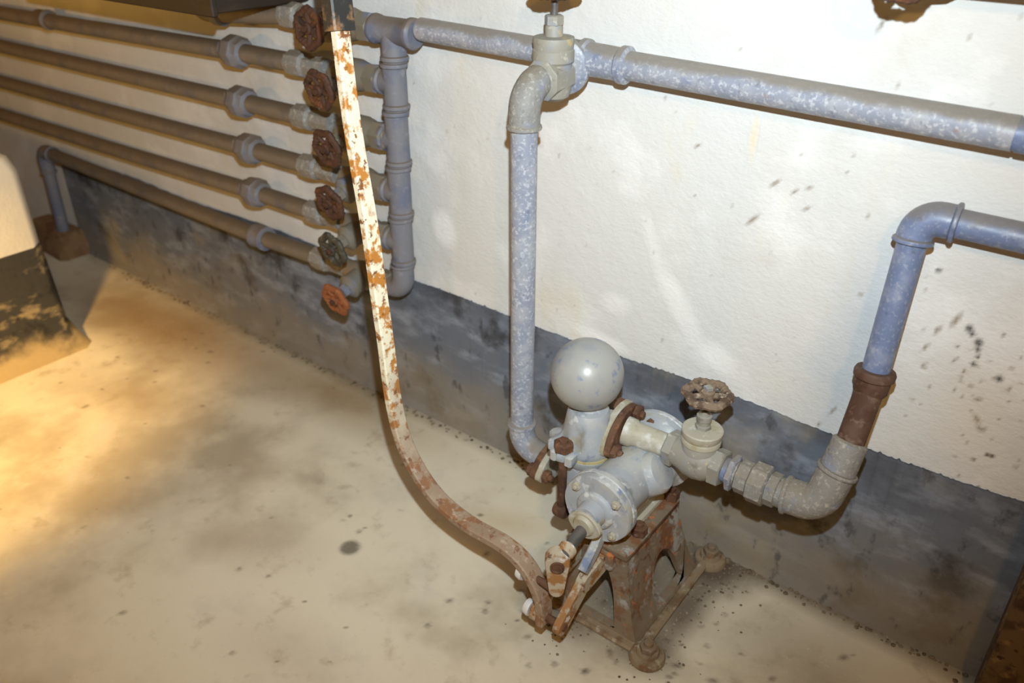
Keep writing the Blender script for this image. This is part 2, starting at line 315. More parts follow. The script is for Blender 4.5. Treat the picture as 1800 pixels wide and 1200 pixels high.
wall_marks = [(-0.605, 0.535, 0.13, 0.030, -0.95, WH, 0.55, 0.6), (-0.515, 0.455, 0.055, 0.032, -0.6, WH, 0.7, 0.5), (-0.75, 0.50, 0.045, 0.03, 0.1, WH, 0.5, 0.6),
    (-0.68, 0.66, 0.07, 0.02, -1.2, WH, 0.4, 0.8), (-0.78, 0.405, 0.09, 0.022, -0.1, WH, 0.8, 0.7), (-1.21, 0.55, 0.045, 0.055, 0.2, WH, 0.8, 0.5),
    (-0.275, 0.62, 0.21, 0.075, 1.45, BL, 0.75, 0.9), (-0.30, 0.48, 0.12, 0.09, 1.3, BL, 0.7, 0.9), (-1.15, 0.72, 0.05, 0.30, 0, (204, 204, 198), 0.6, 0.9),
    (-0.508, 0.885, 0.010, 0.05, 0, YE, 0.5, 0.9), (-0.40, 0.45, 0.12, 0.06, 0, (214, 212, 204), 0.6, 0.9), (-0.9, 0.46, 0.12, 0.07, 0.3, (212, 206, 190), 0.6, 0.9),
    (-0.07, 0.52, 0.09, 0.13, 0, (214, 206, 190), 0.6, 0.9)]
for (x, z, l, wd, an) in [(-0.489, 0.746, 0.020, 0.005, 0.85), (-0.460, 0.818, 0.014, 0.005, 0.8), (-0.425, 0.811, 0.010, 0.004, 0.8), (-0.403, 0.822, 0.007, 0.004, 0.4), (-0.401, 0.787, 0.010, 0.0035, 0.7),
        (-0.607, 0.854, 0.009, 0.004, 0.6), (-0.142, 0.664, 0.020, 0.006, 1.25), (-0.163, 0.639, 0.013, 0.005, 1.3), (-0.173, 0.604, 0.012, 0.004, 1.2), (-0.127, 0.597, 0.012, 0.003, 1.1),
        (-0.168, 0.571, 0.01, 0.0035, 1.2), (-0.289, 0.430, 0.017, 0.004, 1.2), (-0.308, 0.391, 0.008, 0.004, 1.2), (-0.079, 0.541, 0.008, 0.006, 0.4), (-0.072, 0.505, 0.012, 0.006, -0.9),
        (-0.063, 0.49, 0.010, 0.006, -0.6), (-0.095, 0.56, 0.005, 0.005, 0), (-0.288, 0.664, 0.005, 0.005, 0), (-0.345, 1.078, 0.014, 0.004, 1.2), (-0.05, 0.61, 0.006, 0.004, 0)]:
    wall_marks.append((x, z, l*1.1, wd*1.0, an, BR, 0.75, 0.8))
for (x, z, r) in [(-0.121, 0.656, 0.009), (-0.115, 0.648, 0.007), (-0.103, 0.637, 0.010), (-0.101, 0.625, 0.007), (-0.098, 0.613, 0.006), (-0.101, 0.599, 0.007), (-0.061, 0.587, 0.009), (-0.034, 0.448, 0.006), (-0.042, 0.447, 0.006),
        (-0.185, 0.737, 0.006), (-0.13, 0.62, 0.004), (-0.058, 0.43, 0.005)]:
    wall_marks.append((x, z, r*0.9, r*1.0, 0, BK, 0.9, 0.7))
for k in range(46):
    x = random.gauss(-0.07, 0.05); z = random.gauss(0.53, 0.085); r = random.uniform(0.0022, 0.005)
    wall_marks.append((x, z, r, r*random.uniform(0.8, 1.8), 0, random.choice([BR, (140, 120, 96), (90, 76, 62)]), 0.7, 0.9))
for k in range(110):
    x = random.uniform(-1.3, 0.15); z = random.uniform(0.4, 1.15); r = random.uniform(0.0015, 0.0035)
    wall_marks.append((x, z, r, r*random.uniform(0.8, 2.4), 0, (150, 136, 112), 0.6, 0.9))
wx = axis([(-4.6, -1.6, 0.05), (-1.6, 0.3, 0.0045), (0.3, 1.6, 0.05)]); wz = axis([(0, 0.36, 0.03), (0.36, 1.2, 0.0045), (1.2, 2.4, 0.06)])
def relief(U, W):
    Y = np.zeros(U.shape)
    rng = np.random.RandomState(3)
    for k in range(14):
        a, b = rng.uniform(-7, 7, 2); Y += 0.0007*np.sin(a*U+b*W+rng.uniform(0, 6))
    return U, Y-0.0035, W
o = grid('wall_back', wx, wz, relief, M['plaster'], lambda U, W: blend_marks(U, W, wall_marks)); tag(o, 'whitewashed plaster cellar wall behind the pipes', kind='structure')
DK, DU = (78, 64, 50), (122, 106, 84)
fm = [(-2.3, -0.16, 0.75, 0.22, 0, (140, 112, 76), 0.8, 0.8), (-1.55, -0.10, 0.5, 0.14, 0, (150, 126, 92), 0.7, 0.9), (-2.0, -0.45, 0.35, 0.12, 0.3, (164, 142, 108), 0.4, 0.9), (-1.3, -0.62, 0.16, 0.07, 0.6, (166, 150, 122), 0.3, 0.9), (-1.6, -0.7, 0.2, 0.06, 0.5, (172, 154, 124), 0.3, 0.9), (-1.085, -0.487, 0.026, 0.026, 0, (112, 106, 92), 0.9, 0.35), (-0.927, -0.235, 0.011, 0.007, 0.5, (60, 50, 42), 1.0, 0.7), (-0.56, -0.2, 0.21, 0.24, 0, DU, 0.75, 0.6), (-0.45, -0.33, 0.09, 0.07, 0, DK, 0.75, 0.7),  # first brown patches: wall-foot dirt, also painted to dim the lamplit far floor
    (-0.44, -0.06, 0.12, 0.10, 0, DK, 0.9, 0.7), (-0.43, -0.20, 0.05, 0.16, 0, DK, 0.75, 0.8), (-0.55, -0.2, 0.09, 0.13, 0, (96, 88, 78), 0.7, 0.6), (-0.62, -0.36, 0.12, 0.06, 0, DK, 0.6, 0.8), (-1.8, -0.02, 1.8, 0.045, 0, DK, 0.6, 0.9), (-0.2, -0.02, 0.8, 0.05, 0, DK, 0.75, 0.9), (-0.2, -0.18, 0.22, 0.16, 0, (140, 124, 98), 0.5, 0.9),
    (-0.87, -0.22, 0.14, 0.06, 0.4, (194, 176, 140), 0.6, 0.9), (-1.25, -0.60, 0.2, 0.1, 0.5, (190, 178, 158), 0.55, 0.9), (-1.45, -0.45, 0.12, 0.08, 0.8, (168, 152, 126), 0.3, 0.9), (-1.0, -0.75, 0.18, 0.1, 0.2, (170, 156, 130), 0.3, 0.9)]
for k in range(170):
    x = random.uniform(-2.3, 0.1); y = random.uniform(-0.9, -0.02)
    if random.random() < 0.55: x = random.gauss(-0.5, 0.16); y = random.gauss(-0.3, 0.13)
    r = random.uniform(0.0035, 0.0085); fm.append((x, y, r*random.uniform(1, 1.8), r, random.uniform(0, 3), random.choice([(80, 66, 52), (98, 82, 64), (70, 58, 48)]), 0.75, 0.9))
fx = axis([(-4.6, -2.4, 0.06), (-2.4, 0.2, 0.006), (0.2, 1.6, 0.06)]); fy = axis([(-3.2, -1.0, 0.08), (-1.0, 0.0, 0.006), (0.0, 0.1, 0.05)])
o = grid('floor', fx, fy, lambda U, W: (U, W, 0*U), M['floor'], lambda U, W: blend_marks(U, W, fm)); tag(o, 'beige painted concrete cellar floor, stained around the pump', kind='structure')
# black dado along the foot of the wall
bx = axis([(-3.08, -1.6, 0.02), (-1.6, 0.2, 0.004), (0.2, 1.6, 0.02)]); rng = np.random.RandomState(5); mb = MB(); top = []
for i, x in enumerate(bx): top.append((x, 0.382+0.004*math.sin(x*9)+0.003*noise.noise(V((x*22, 1, 0)))+0.002*noise.noise(V((x*90, 4, 0)))+0.006*max(0.0, noise.noise(V((x*150, 9, 0))))))
ring_ = [[V((x, -0.001, 0)), V((x, -0.020, 0.0)), V((x, -0.011, 0.02+0.006*noise.noise(V((x*14, 0, 0))))), V((x, -0.0095, z-0.004)), V((x, -0.007, z)), V((x, -0.001, z))] for x, z in top]
mb.rings(ring_); o = mb.build('baseboard_back', M['dado']); tag(o, 'black painted dado band along the foot of the wall, worn to beige near the floor', kind='structure')
# low plinth wall at the left
mb = MB(); x1, y1 = -2.40, -0.405
def plr(z, e): return [V((x1-1.2, -2.4, z)), V((x1+e, -2.4, z)), V((x1+e, y1-0.03+e, z)), V((x1-0.03+e, y1+e, z)), V((x1-1.2, y1+e, z))]
mb.rings([plr(0.33, 0), plr(0.55, 0), plr(0.59, -0.012), plr(0.61, -0.05)])
o = mb.build('wall_left', M['plinth'], smooth=50); tag(o, 'low whitewashed plinth wall at the left edge', kind='structure')
mb = MB(); mb.rings([plr(0.0, 0.045), plr(0.03, 0.03), plr(0.09, 0.008), plr(0.30, 0.003), plr(0.335, 0.002)])
M['dado2'] = mat('plinth_dado_paint', (66, 64, 58), [((170, 152, 112), 'noise', 9, 0.52, 0.66, (1, 1, 2.2), 0.75), ((46, 44, 40), 'noise', 16, 0.5, 0.68), ((188, 164, 116), 'low', 5, 0.02, 0.12, None, 0.95)], 0.8, bump=[(30, 0.4, 0.004)], spec=0.25)
o = mb.build('baseboard_left', M['dado2'], smooth=50); tag(o, 'black dado on the low plinth wall, flaking to beige', kind='structure')

# ------------------------------------------------------------------ distribution rows on the wall
YP = -0.060; XM = -1.280
ROWZ = [0.984, 0.880, 0.757, 0.636, 0.516, 0.388]
t = thing('pipe_manifold', (XM, 0, 0.36), 'upright blue-grey manifold of stacked pipe tees on the wall behind the lever', 'pipe')
def bead(mb, c, d, r, b=0.004, wd=0.012, n=24):
    mb.lathe(V(c)-V(d).normalized()*wd/2, d, [(0, r), (wd*0.2, r+b*0.85), (wd*0.5, r+b), (wd*0.8, r+b*0.85), (wd, r)], n)
for i, z in enumerate(ROWZ):
    mb = MB(); xm = XM - 0.004*i
    if i == 0:
        mb.lathe((xm-0.055, YP, z-0.001), (1, 0, 0), [(0, 0.028), (0.006, 0.031), (0.014, 0.030), (0.018, 0.027), (0.100, 0.027), (0.106, 0.031), (0.116, 0.031), (0.122, 0.026)])
        mb.cyl((xm, YP, z-0.062), (xm, YP, z), 0.0265); bead(mb, (xm, YP, z-0.054), (0, 0, 1), 0.0265, 0.004)
    elif i < 5:
        zt = ROWZ[i-1]-(0.0618 if i == 1 else 0.0578); zb = z-0.058
        mb.cyl((xm, YP, zb), (xm, YP, zt), 0.0258); bead(mb, (xm, YP, zt-0.006), (0, 0, 1), 0.0258, 0.0042); bead(mb, (xm, YP, zb+0.008), (0, 0, 1), 0.0258, 0.0042)
        mb.lathe((xm-0.045, YP, z), (1, 0, 0), [(0, 0.026), (0.004, 0.030), (0.013, 0.030), (0.017, 0.026), (0.045, 0.026)])
    else:
        mb.elbow((xm, YP, ROWZ[4]-0.0578), (xm, YP, z), (xm-0.055, YP, z), 0.0262, 0.034, 0.004)
    mb.build('pipe_tee' if i < 5 else 'pipe_elbow', M['pipe_dusty'], t)
wheel_m = ['rust_dark', 'rust_dark', 'rust_dark', 'rust_dark', 'olive', 'rust_orange']
wheel_l = ['dark rusty handwheel', 'dark rusty handwheel', 'dark rusty handwheel', 'dark brown rusty handwheel', 'black-olive handwheel', 'orange rusty handwheel']
vlabel = ['topmost of the six manifold valves, dark rusty handwheel beside the black lever grip', 'second manifold valve from the top, dark rusty handwheel', 'third manifold valve from the top, dark rusty handwheel',
          'fourth manifold valve from the top, brown handwheel left of the lever', 'manifold valve with the dark olive-black handwheel', 'lowest manifold valve, with the bright orange rusty handwheel']
plabel = ['short topmost wall pipe ending under the dark wall cabinet', 'uppermost of the long dusty pipes running left along the wall', 'second long dusty pipe from the top running left along the wall',
          'third long dusty pipe from the top running left along the wall', 'fourth long dusty pipe from the top, just above the bent bottom one', 'lowest wall pipe, bending down to the floor at its left end']
WX = [-1.414, -1.403, -1.400, -1.412, -1.421, -1.432]; WZ = [0.988, 0.866, 0.742, 0.614, 0.497, 0.362]
for i, z in enumerate(ROWZ):
    xv = WX[i]; zw = WZ[i]
    t = thing('gate_valve', (xv, YP, z), vlabel[i], 'valve', 'valves beside the manifold')
    mb = MB()
    mb.hex((xv+0.046, YP, z), (xv+0.082, YP, z), 0.0325, 6, 0.3); mb.cyl((xv+0.08, YP, z), (XM-0.03, YP, z), 0.0215); mb.hex((xv+0.083, YP, z), (xv+0.090, YP, z), 0.030, 6, 0.1)
    mb.lathe((xv-0.062, YP, z), (1, 0, 0), [(0, 0.024), (0.012, 0.026), (0.03, 0.031), (0.05, 0.035), (0.075, 0.035), (0.095, 0.030), (0.110, 0.027)])
    mb.build('valve_body', M['valve_dusty'], t)
    mb = MB(); dd = V((0, -0.105, zw-z)); dn = dd.normalized()
    mb.lathe((xv, YP-0.02, z), dn, [(0, 0.029), (0.028, 0.029), (0.032, 0.031), (0.040, 0.031), (0.043, 0.026), (0.050, 0.018)])
    mb.hex(V((xv, YP-0.02, z))+dn*0.048, V((xv, YP-0.02, z))+dn*0.066, 0.0165, 6, 0.2); mb.build('bonnet', M['valve_dusty'], t)
    MB().cyl(V((xv, YP-0.02, z))+dn*0.06, V((xv, YP-0.02, z))+dn*0.094, 0.006, 12).build('stem', M['steel'], t)
    wc = V((xv, YP, z))+dd
    wh = MB().wheel(wc, dn, 0.0435, 0.0085, 6, 6 if i != 4 else 5, 0.0125, 0.3*i, 0.06).build('handwheel', M[wheel_m[i]], t, wheel_l[i])
    MB().hex(wc+dn*0.006, wc+dn*0.016, 0.0075, 6, 0.2, 0.001).build('wheel_nut', M['rust_dark'], wh)
    xc = -1.60
    t = thing('wall_pipe', (xc, YP, z), plabel[i], 'pipe', 'wall pipes')
    mb = MB(); mb.lathe((xc-0.024, YP, z), (1, 0, 0), [(0, 0.0225), (0.004, 0.029), (0.03, 0.031), (0.055, 0.030), (0.062, 0.0235), (0.10, 0.0235), (0.128, 0.0245)], 8); mb.build('hex_coupling', M['fitting'], t)
    mb = MB(); zf = z
    xu = [-1.86, -1.825, -1.835, -1.832, -1.838, -1.850][i]
    if i in (0,): mb.lathe((xu-0.03, YP, z-0.02), (1, 0, 0), [(0, 0.022), (0.006, 0.028), (0.034, 0.028), (0.04, 0.022)], 24)
    elif i == 5: mb.lathe((xu-0.035, YP, z-0.004), (1, 0, 0), [(0, 0.022), (0.003, 0.029), (0.010, 0.033), (0.022, 0.033), (0.026, 0.030), (0.045, 0.029), (0.050, 0.034), (0.058, 0.034), (0.062, 0.022)], 24)
    else: mb.lathe((xu-0.048, YP, z), (1, 0, 0), [(0, 0.022), (0.004, 0.029), (0.016, 0.030), (0.02, 0.036), (0.033, 0.0405), (0.060, 0.0405), (0.064, 0.036), (0.078, 0.032), (0.084, 0.022)], 8)
    mb.build('union_nut', M['pipe_dusty'], t)
    mb = MB(); r = 0.0222
    if i == 0:
        mb.tube([(xc-0.02, YP, z), (xu, YP, z-0.018)], r); p = arc(V((xu, YP, z-0.018)), V((xu-0.11, YP, z-0.024)), V((xu-0.11, YP, z+0.3)), 0.05); mb.tube(p, r)
    elif i < 5:
        ends = [None, (-3.6, 0.850), (-3.6, 0.742), (-3.6, 0.612), (-3.6, 0.484)][i]
        mb.tube([(xc-0.02, YP, z), (xu, YP, z), (-2.6, YP, z+(ends[1]-z)*0.5), (ends[0], YP, ends[1])], r)
    else:
        mb.tube([(xc-0.02, YP, z), (xu, YP, z-0.004), (-3.02, YP, 0.400)], r)
    mb.build('pipe', M['pipe_brown'], t)
    if i == 1:
        mb = MB(); mb.lathe((-2.83, YP, 0.866), (1, 0, 0), [(0, 0.022), (0.004, 0.027), (0.05, 0.027), (0.056, 0.030), (0.064, 0.030), (0.068, 0.022)]); mb.build('coupling', M['pipe_brown'], t)
    if i == 5:
        mb = MB(); mb.elbow((-3.0, YP, 0.400), (-3.075, YP, 0.402), (-3.078, YP, 0.32), 0.025, 0.034, 0.004); mb.build('pipe_elbow', M['pipe_dusty'], t)
        MB().cyl((-3.078, YP, 0.33), (-3.095, YP, 0.09), 0.0215).build('down_pipe', M['pipe_dusty'], t)
mb = MB(); mb.rings([[V((x, y, z)) for x, y in ((-3.30, -0.012), (-3.30, -0.11+e), (-3.05-e, -0.12+e), (-3.03-e, -0.10), (-3.03-e, -0.012))] for z, e in ((0, 0), (0.05, 0.004), (0.085, 0.02), (0.095, 0.04))])
tag(mb.build('mortar_pad', M['brownblock'], org=(-3.1, -0.06, 0)), 'brown mortar pad on the floor under the bent end of the lowest pipe', 'pad')

# ------------------------------------------------------------------ supply pipe along the wall, its valve and the riser
def spz(x): return 0.9945-0.0232*(x+1.2)
t = thing('supply_pipe', (-0.80, YP, spz(-0.8)), 'upper long blue-grey pipe running right from the manifold along the white wall', 'pipe')
mb = MB(); mb.tube([(-1.20, YP, spz(-1.2)), (-0.87, YP, spz(-0.87))], 0.0222); mb.build('pipe', M['pipe'], t)
mb = MB(); mb.tube([(-0.79, YP, spz(-0.79)), (-0.132, YP, spz(-0.132))], 0.0238, 28); mb.build('pipe', M['pipe'], t)
mb = MB(); mb.tube([(-0.128, YP, spz(-0.128)), (0.75, YP, spz(0.75))], 0.0238, 28); mb.tube([(-0.134, YP, spz(-0.134)), (-0.126, YP, spz(-0.126))], 0.0222); mb.build('pipe', M['pipe_deep'], t)
mb = MB(); zc = spz(-0.84)
mb.lathe((-0.905, YP, zc+0.001), (1, -0.0, -0.023), [(0, 0.023), (0.004, 0.030), (0.014, 0.030), (0.018, 0.028), (0.085, 0.029), (0.090, 0.033), (0.100, 0.033), (0.104, 0.0285), (0.165, 0.0275), (0.169, 0.0315), (0.180, 0.0315), (0.184, 0.024)])
mb.lathe((-0.842, YP, zc-0.010), (0.10, -1, -0.14), [(-0.01, 0.034), (0.004, 0.040), (0.014, 0.048), (0.020, 0.050), (0.029, 0.050), (0.032, 0.047), (0.036, 0.034)])
mb.build('pipe_tee', M['pipe'], t)
XR = -0.848; YR = -0.186; ZE = 0.953
t = thing('riser_pipe', (XR, YR, 0.21), 'upright pale blue-grey pipe from the pump inlet up to the wall valve', 'pipe')
MB().tube([(XR, YR, 0.265), (XR, YR, 0.9)], 0.0238, 28).build('pipe', M['pipe'], t)
MB().elbow((XR, YR, 0.882), (XR, YR, ZE), (XR, -0.118, ZE+0.006), 0.0278, 0.046, 0.0035).build('pipe_elbow', M['fitting'], t)
mb = MB(); mb.elbow((XR, YR, 0.262), (XR, YR, 0.205), (-0.778, YR-0.002, 0.205), 0.0268, 0.040); bead(mb, (XR, YR, 0.262), (0, 0, 1), 0.0265, 0.004, 0.012); mb.build('pipe_elbow', M['pipe'], t)
def oval_flange(mb, c, ax, major, a, b, th, n=40):
    """two-bolt flange: centre c, thickness along ax, half length a along major, half width b"""
    c = V(c); ax = V(ax).normalized(); mj = V(major); mj = (mj-ax*mj.dot(ax)).normalized(); mn = ax.cross(mj); pts = []
    for j in range(n):
        an = 2*PI*j/n; x = math.cos(an); y = math.sin(an)
        pts.append((a*math.copysign(abs(x)**0.95, x), b*math.copysign(abs(y)**1.05, y)*(1-0.30*abs(x)**2.2)))
    rr = [[c+ax*h+mj*(x*k)+mn*(y*k) for x, y in pts] for h, k in ((0, 0.96), (0.0015, 1), (th-0.0015, 1), (th, 0.96))]
    mb.rings(rr); return mj
mb = MB(); INL = V((-0.780, YR-0.002, 0.207)); mj = oval_flange(mb, INL, (1, 0, 0), (0, 1, 0.12), 0.066, 0.036, 0.014); mb.build('flange', M['rust'], t, 'rust-brown two-bolt flange')

t = thing('gate_valve', (XR, -0.115, 0.95), 'grey gate valve on the upper wall pipe at the top of the left riser', 'valve')
XV, YV = -0.842, -0.112
mb = MB(); mb.lathe((XV, YV, 0.920), (0, 0, 1), [(0, 0.020), (0.006, 0.029), (0.02, 0.033), (0.060, 0.033), (0.07, 0.031)])
mb.hex((XV, -0.148, 0.957), (XV, -0.082, 0.962), 0.0355, 8, 0.39); mb.build('valve_body', M['valve_grey'], t)
mb = MB(); mb.lathe((XV, YV, 0.982), (0, 0, 1), [(0, 0.033), (0.004, 0.0365), (0.022, 0.0365), (0.024, 0.0345), (0.038, 0.0365), (0.0425, 0.035), (0.044, 0.018)], 32)
mb.lathe((XV, YV, 1.022), (0, 0, 1), [(0, 0.0155), (0.018, 0.0155), (0.024, 0.013)]); mb.build('bonnet', M['valve_grey'], t)
MB().hex((XV, YV, 1.042), (XV, YV, 1.060), 0.0165, 6, 0.4).build('gland_nut', M['valve_grey'], t)
MB().cyl((XV, YV, 1.055), (XV, YV, 1.095), 0.006, 12).build('stem', M['steel'], t)
wh = MB().wheel((XV, YV, 1.093), (0, 0, 1), 0.044, 0.0075, 6, 5, 0.013, 0.4).build('handwheel', M['olive'], t)
MB().hex((XV, YV, 1.097), (XV, YV, 1.108), 0.008, 6, 0.2, 0.001).build('wheel_nut', M['rust_dark'], wh)

# ------------------------------------------------------------------ hand pump
PX, PZ = -0.560, 0.296
P = thing('hand_pump', (-0.56, -0.2, 0.0), 'old hand pump with round air vessel, rusty stand and long bent lever on the floor', 'pump')
# stand
def panel(mb, outer, inner, nrm, th):
    """flat casting with one opening; outer/inner same-length loops"""
    off = V(nrm).normalized()*th; o_ = [V(p) for p in outer]; i_ = [V(p) for p in inner]; n = len(o_)
    vs = o_+i_+[p+off for p in o_]+[p+off for p in i_]; fs = []
    for j in range(n):
        k = (j+1) % n
        fs += [(j, k, n+k, n+j), (2*n+k, 2*n+j, 3*n+j, 3*n+k), (k, j, 2*n+j, 2*n+k), (n+j, n+k, 3*n+k, 3*n+j)]
    mb.add(vs, fs)
def resamp(pts, n):
    pts = [V(p) for p in pts]; L = [0]
    for a, b in zip(pts, pts[1:]+pts[:1]): L.append(L[-1]+(b-a).length)
    out = []
    for k in range(n):
        s = L[-1]*k/n
        for i in range(len(pts)):
            if L[i+1] >= s: break
        a = pts[i]; b = pts[(i+1) % len(pts)]; out.append(a+(b-a)*((s-L[i])/max(1e-9, L[i+1]-L[i])))
    return out
XL0, XR0, XLt, XRt = -0.662, -0.458, -0.612, -0.508       # feet and top edges
YF0, YB0, YFt, YBt = -0.342, -0.085, -0.322, -0.130
ZT = 0.196
def side_panel(c00, c10, c11, c01, nrm, arch, th=0.016, n=44):
    c00, c10, c11, c01 = map(V, (c00, c10, c11, c01))
    def P2(u, v):
        v2 = max(0.0, v)**0.66; a = (c00*(1-u)+c10*u); b = (c01*(1-u)+c11*u); p = a*(1-v2)+b*v2; p.z = a.z*(1-v)+b.z*v; return p
    u0, u1, v0, v1, sh = arch
    outer = [P2(u, 0) for u in np.linspace(0, 1, 12)][:-1]+[P2(1, v) for v in np.linspace(0, 1, 12)][:-1]+[P2(u, 1) for u in np.linspace(1, 0, 12)][:-1]+[P2(0, v) for v in np.linspace(1, 0, 12)][:-1]
    n = len(outer); inner = []
    um = (u0+u1)/2; hw = (u1-u0)/2
    prof = [(u0, v0), (u1, v0), (u1, v0+(v1-v0)*sh)]
    for a in np.linspace(0, PI, 14)[1:-1]: prof.append((um+hw*math.cos(a), v0+(v1-v0)*(sh+(1-sh)*math.sin(a))))
    prof.append((u0, v0+(v1-v0)*sh))
    inner = resamp([P2(u, v) for u, v in prof], n)
    # line the two loops up by angle about the opening's middle
    ctr = sum(inner, V((0, 0, 0)))/n; ex = (c10-c00).normalized(); ez = (c01-c00); ez = (ez-ex*ez.dot(ex)).normalized()
    def ang(p): d = p-ctr; return math.atan2(d.dot(ez), d.dot(ex))
    k = min(range(n), key=lambda j: abs(ang(inner[j])-ang(outer[0]))); inner = inner[k:]+inner[:k]
    mb = MB(); panel(mb, outer, inner, nrm, th); return mb
FL, FR, BRt, BLt = V((XL0, YF0, 0.006)), V((XR0, YF0, 0.006)), V((XR0, YB0, 0.006)), V((XL0, YB0, 0.006))
TFL, TFR, TBR, TBL = V((XLt, YFt, ZT)), V((XRt, YFt, ZT)), V((XRt, YBt, ZT)), V((XLt, YBt, ZT))
st = MB()
for args in ((FL, FR, TFR, TFL, (0, 1, 0.06), (0.20, 0.76, 0.06, 0.80, 0.42)), (FR, BRt, TBR, TFR, (-1, 0, 0.1), (0.36, 0.80, 0.06, 0.62, 0.25)),
             (BRt, BLt, TBL, TBR, (0, -1, 0.3), (0.2, 0.8, 0.10, 0.74, 0.42)), (BLt, FL, TFL, TBL, (1, 0, 0.1), (0.24, 0.74, 0.10, 0.66, 0.28))):
    q = side_panel(*args); st.add(q.v, q.f)
sto = st.build('stand', M['stand'], P, 'rust-mottled arched cast-iron stand', smooth=30)
bv = sto.modifiers.new('bevel', 'BEVEL'); bv.width = 0.004; bv.segments = 2; bv.limit_method = 'ANGLE'; bv.angle_limit = math.radians(40)
mb = MB(); mb.rings([[V((x, y, z)) for x, y in ((XLt-0.006-e, YFt-0.008-e), (XRt+0.004+e, YFt-0.008-e), (XRt+0.006+e, YFt+0.004), (XRt+0.006+e, YBt-0.004), (XRt+0.0+e, YBt+0.006+e), (XLt-0.006-e, YBt+0.006+e))] for z, e in ((ZT-0.014, -0.004), (ZT-0.006, 0.002), (ZT+0.004, 0.002), (ZT+0.008, -0.004))])
mb.build('saddle', M['stand'], P)
for (x, y) in ((XR0+0.024, YF0-0.004), (XR0+0.006, -0.048), (XL0-0.016, YF0+0.004), (XL0-0.012, -0.048)):
    mb = MB(); mb.lathe((x, y, 0.0), (0, 0, 1), [(0, 0.034), (0.006, 0.034), (0.012, 0.031), (0.015, 0.022), (0.022, 0.020)], 24); mb.build('foot', M['dusty_cast'], P)
    mb = MB(); mb.hex((x, y, 0.021), (x, y, 0.036), 0.0165, 6, 0.3); mb.cyl((x, y, 0.03), (x, y, 0.045), 0.009, 12, 0.002); mb.build('foot_nut', M['stand'], P)
mb = MB(); mb.sweep_rect([(XL0-0.01, YF0-0.004, 0.006), (XR0+0.01, YF0-0.004, 0.006)], [(0.012, 0.024)]*2, V((0, 1, 0)), 0.004); mb.sweep_rect([(XR0+0.006, YF0, 0.007), (XR0+0.002, -0.048, 0.007)], [(0.014, 0.020)]*2, V((1, 0, 0)), 0.004)
mb.build('base_rail', M['dusty_cast'], P)
# cylinder
mb = MB(); mb.lathe((PX, -0.338, PZ), (0, 1, 0), [(0, 0.066), (0.002, 0.068), (0.011, 0.068), (0.013, 0.066), (0.016, 0.055), (0.05, 0.050), (0.12, 0.051), (0.175, 0.060), (0.19, 0.070), (0.195, 0.078), (0.207, 0.079), (0.209, 0.077)], 40)
mb.lathe((PX+0.012, -0.222, PZ-0.005), (1.0, 0.15, 0.75), [(0, 0.042), (0.044, 0.040), (0.053, 0.034), (0.057, 0.02)], 28); mb.build('cylinder', M['pump'], P)
mb = MB(); mb.lathe((PX, -0.1275, PZ), (0, 1, 0), [(0, 0.077), (0.002, 0.079), (0.010, 0.079), (0.016, 0.070), (0.022, 0.04)], 40); mb.build('rear_cover', M['pump'], P)
for a in (0.55, 1.75, 2.9, 4.2): MB().hex((PX+0.066*math.cos(a), -0.150, PZ+0.066*math.sin(a)), (PX+0.066*math.cos(a), -0.141, PZ+0.066*math.sin(a)), 0.0095, 6, a, 0.0015).build('cover_bolt', M['rust'], P)
mb = MB(); 
fp = []
for j in range(60):
    a = 2*PI*j/60; r = 0.0665*(1+0.035*max(0, math.cos(a*3+0.9))**6); fp.append((r*math.cos(a), r*math.sin(a)))
mb.rings([[V((PX+x*k, y, PZ+z*k)) for x, z in fp] for y, k in ((-0.338, 1.0), (-0.350, 1.0), (-0.353, 0.98))])
mb.lathe((PX, -0.352, PZ), (0, -1, 0), [(0, 0.038), (0.005, 0.037), (0.009, 0.033), (0.010, 0.026), (0.034, 0.024)], 32); mb.build('front_cover', M['pump'], P, 'pale blue bolted front cover')
for a in (0.70, 2.42, 3.9, 5.5):
    c = V((PX+0.0535*math.cos(a), -0.353, PZ+0.0535*math.sin(a))); mb = MB(); mb.hex(c, c+V((0, -0.007, 0)), 0.0085, 6, a, 0.0015); mb.cyl(c+V((0, -0.006, 0)), c+V((0, -0.011, 0)), 0.0042, 10, 0.001); mb.build('cover_bolt', M['pump_cream'], P)
mb = MB(); oval_flange(mb, (PX, -0.380, PZ-0.010), (0, -1, 0), (1, 0, -0.1), 0.033, 0.026, 0.011); mb.lathe((PX, -0.380, PZ-0.010), (0, -1, 0), [(0, 0.023), (0.012, 0.021), (0.017, 0.017)], 24); mb.build('packing_gland', M['pump_cream'], P)
MB().tube([(PX, -0.36, PZ-0.008), (PX, -0.457, PZ-0.032)], 0.0112, 20).build('piston_rod', M['steel'], P, 'dark steel piston rod')
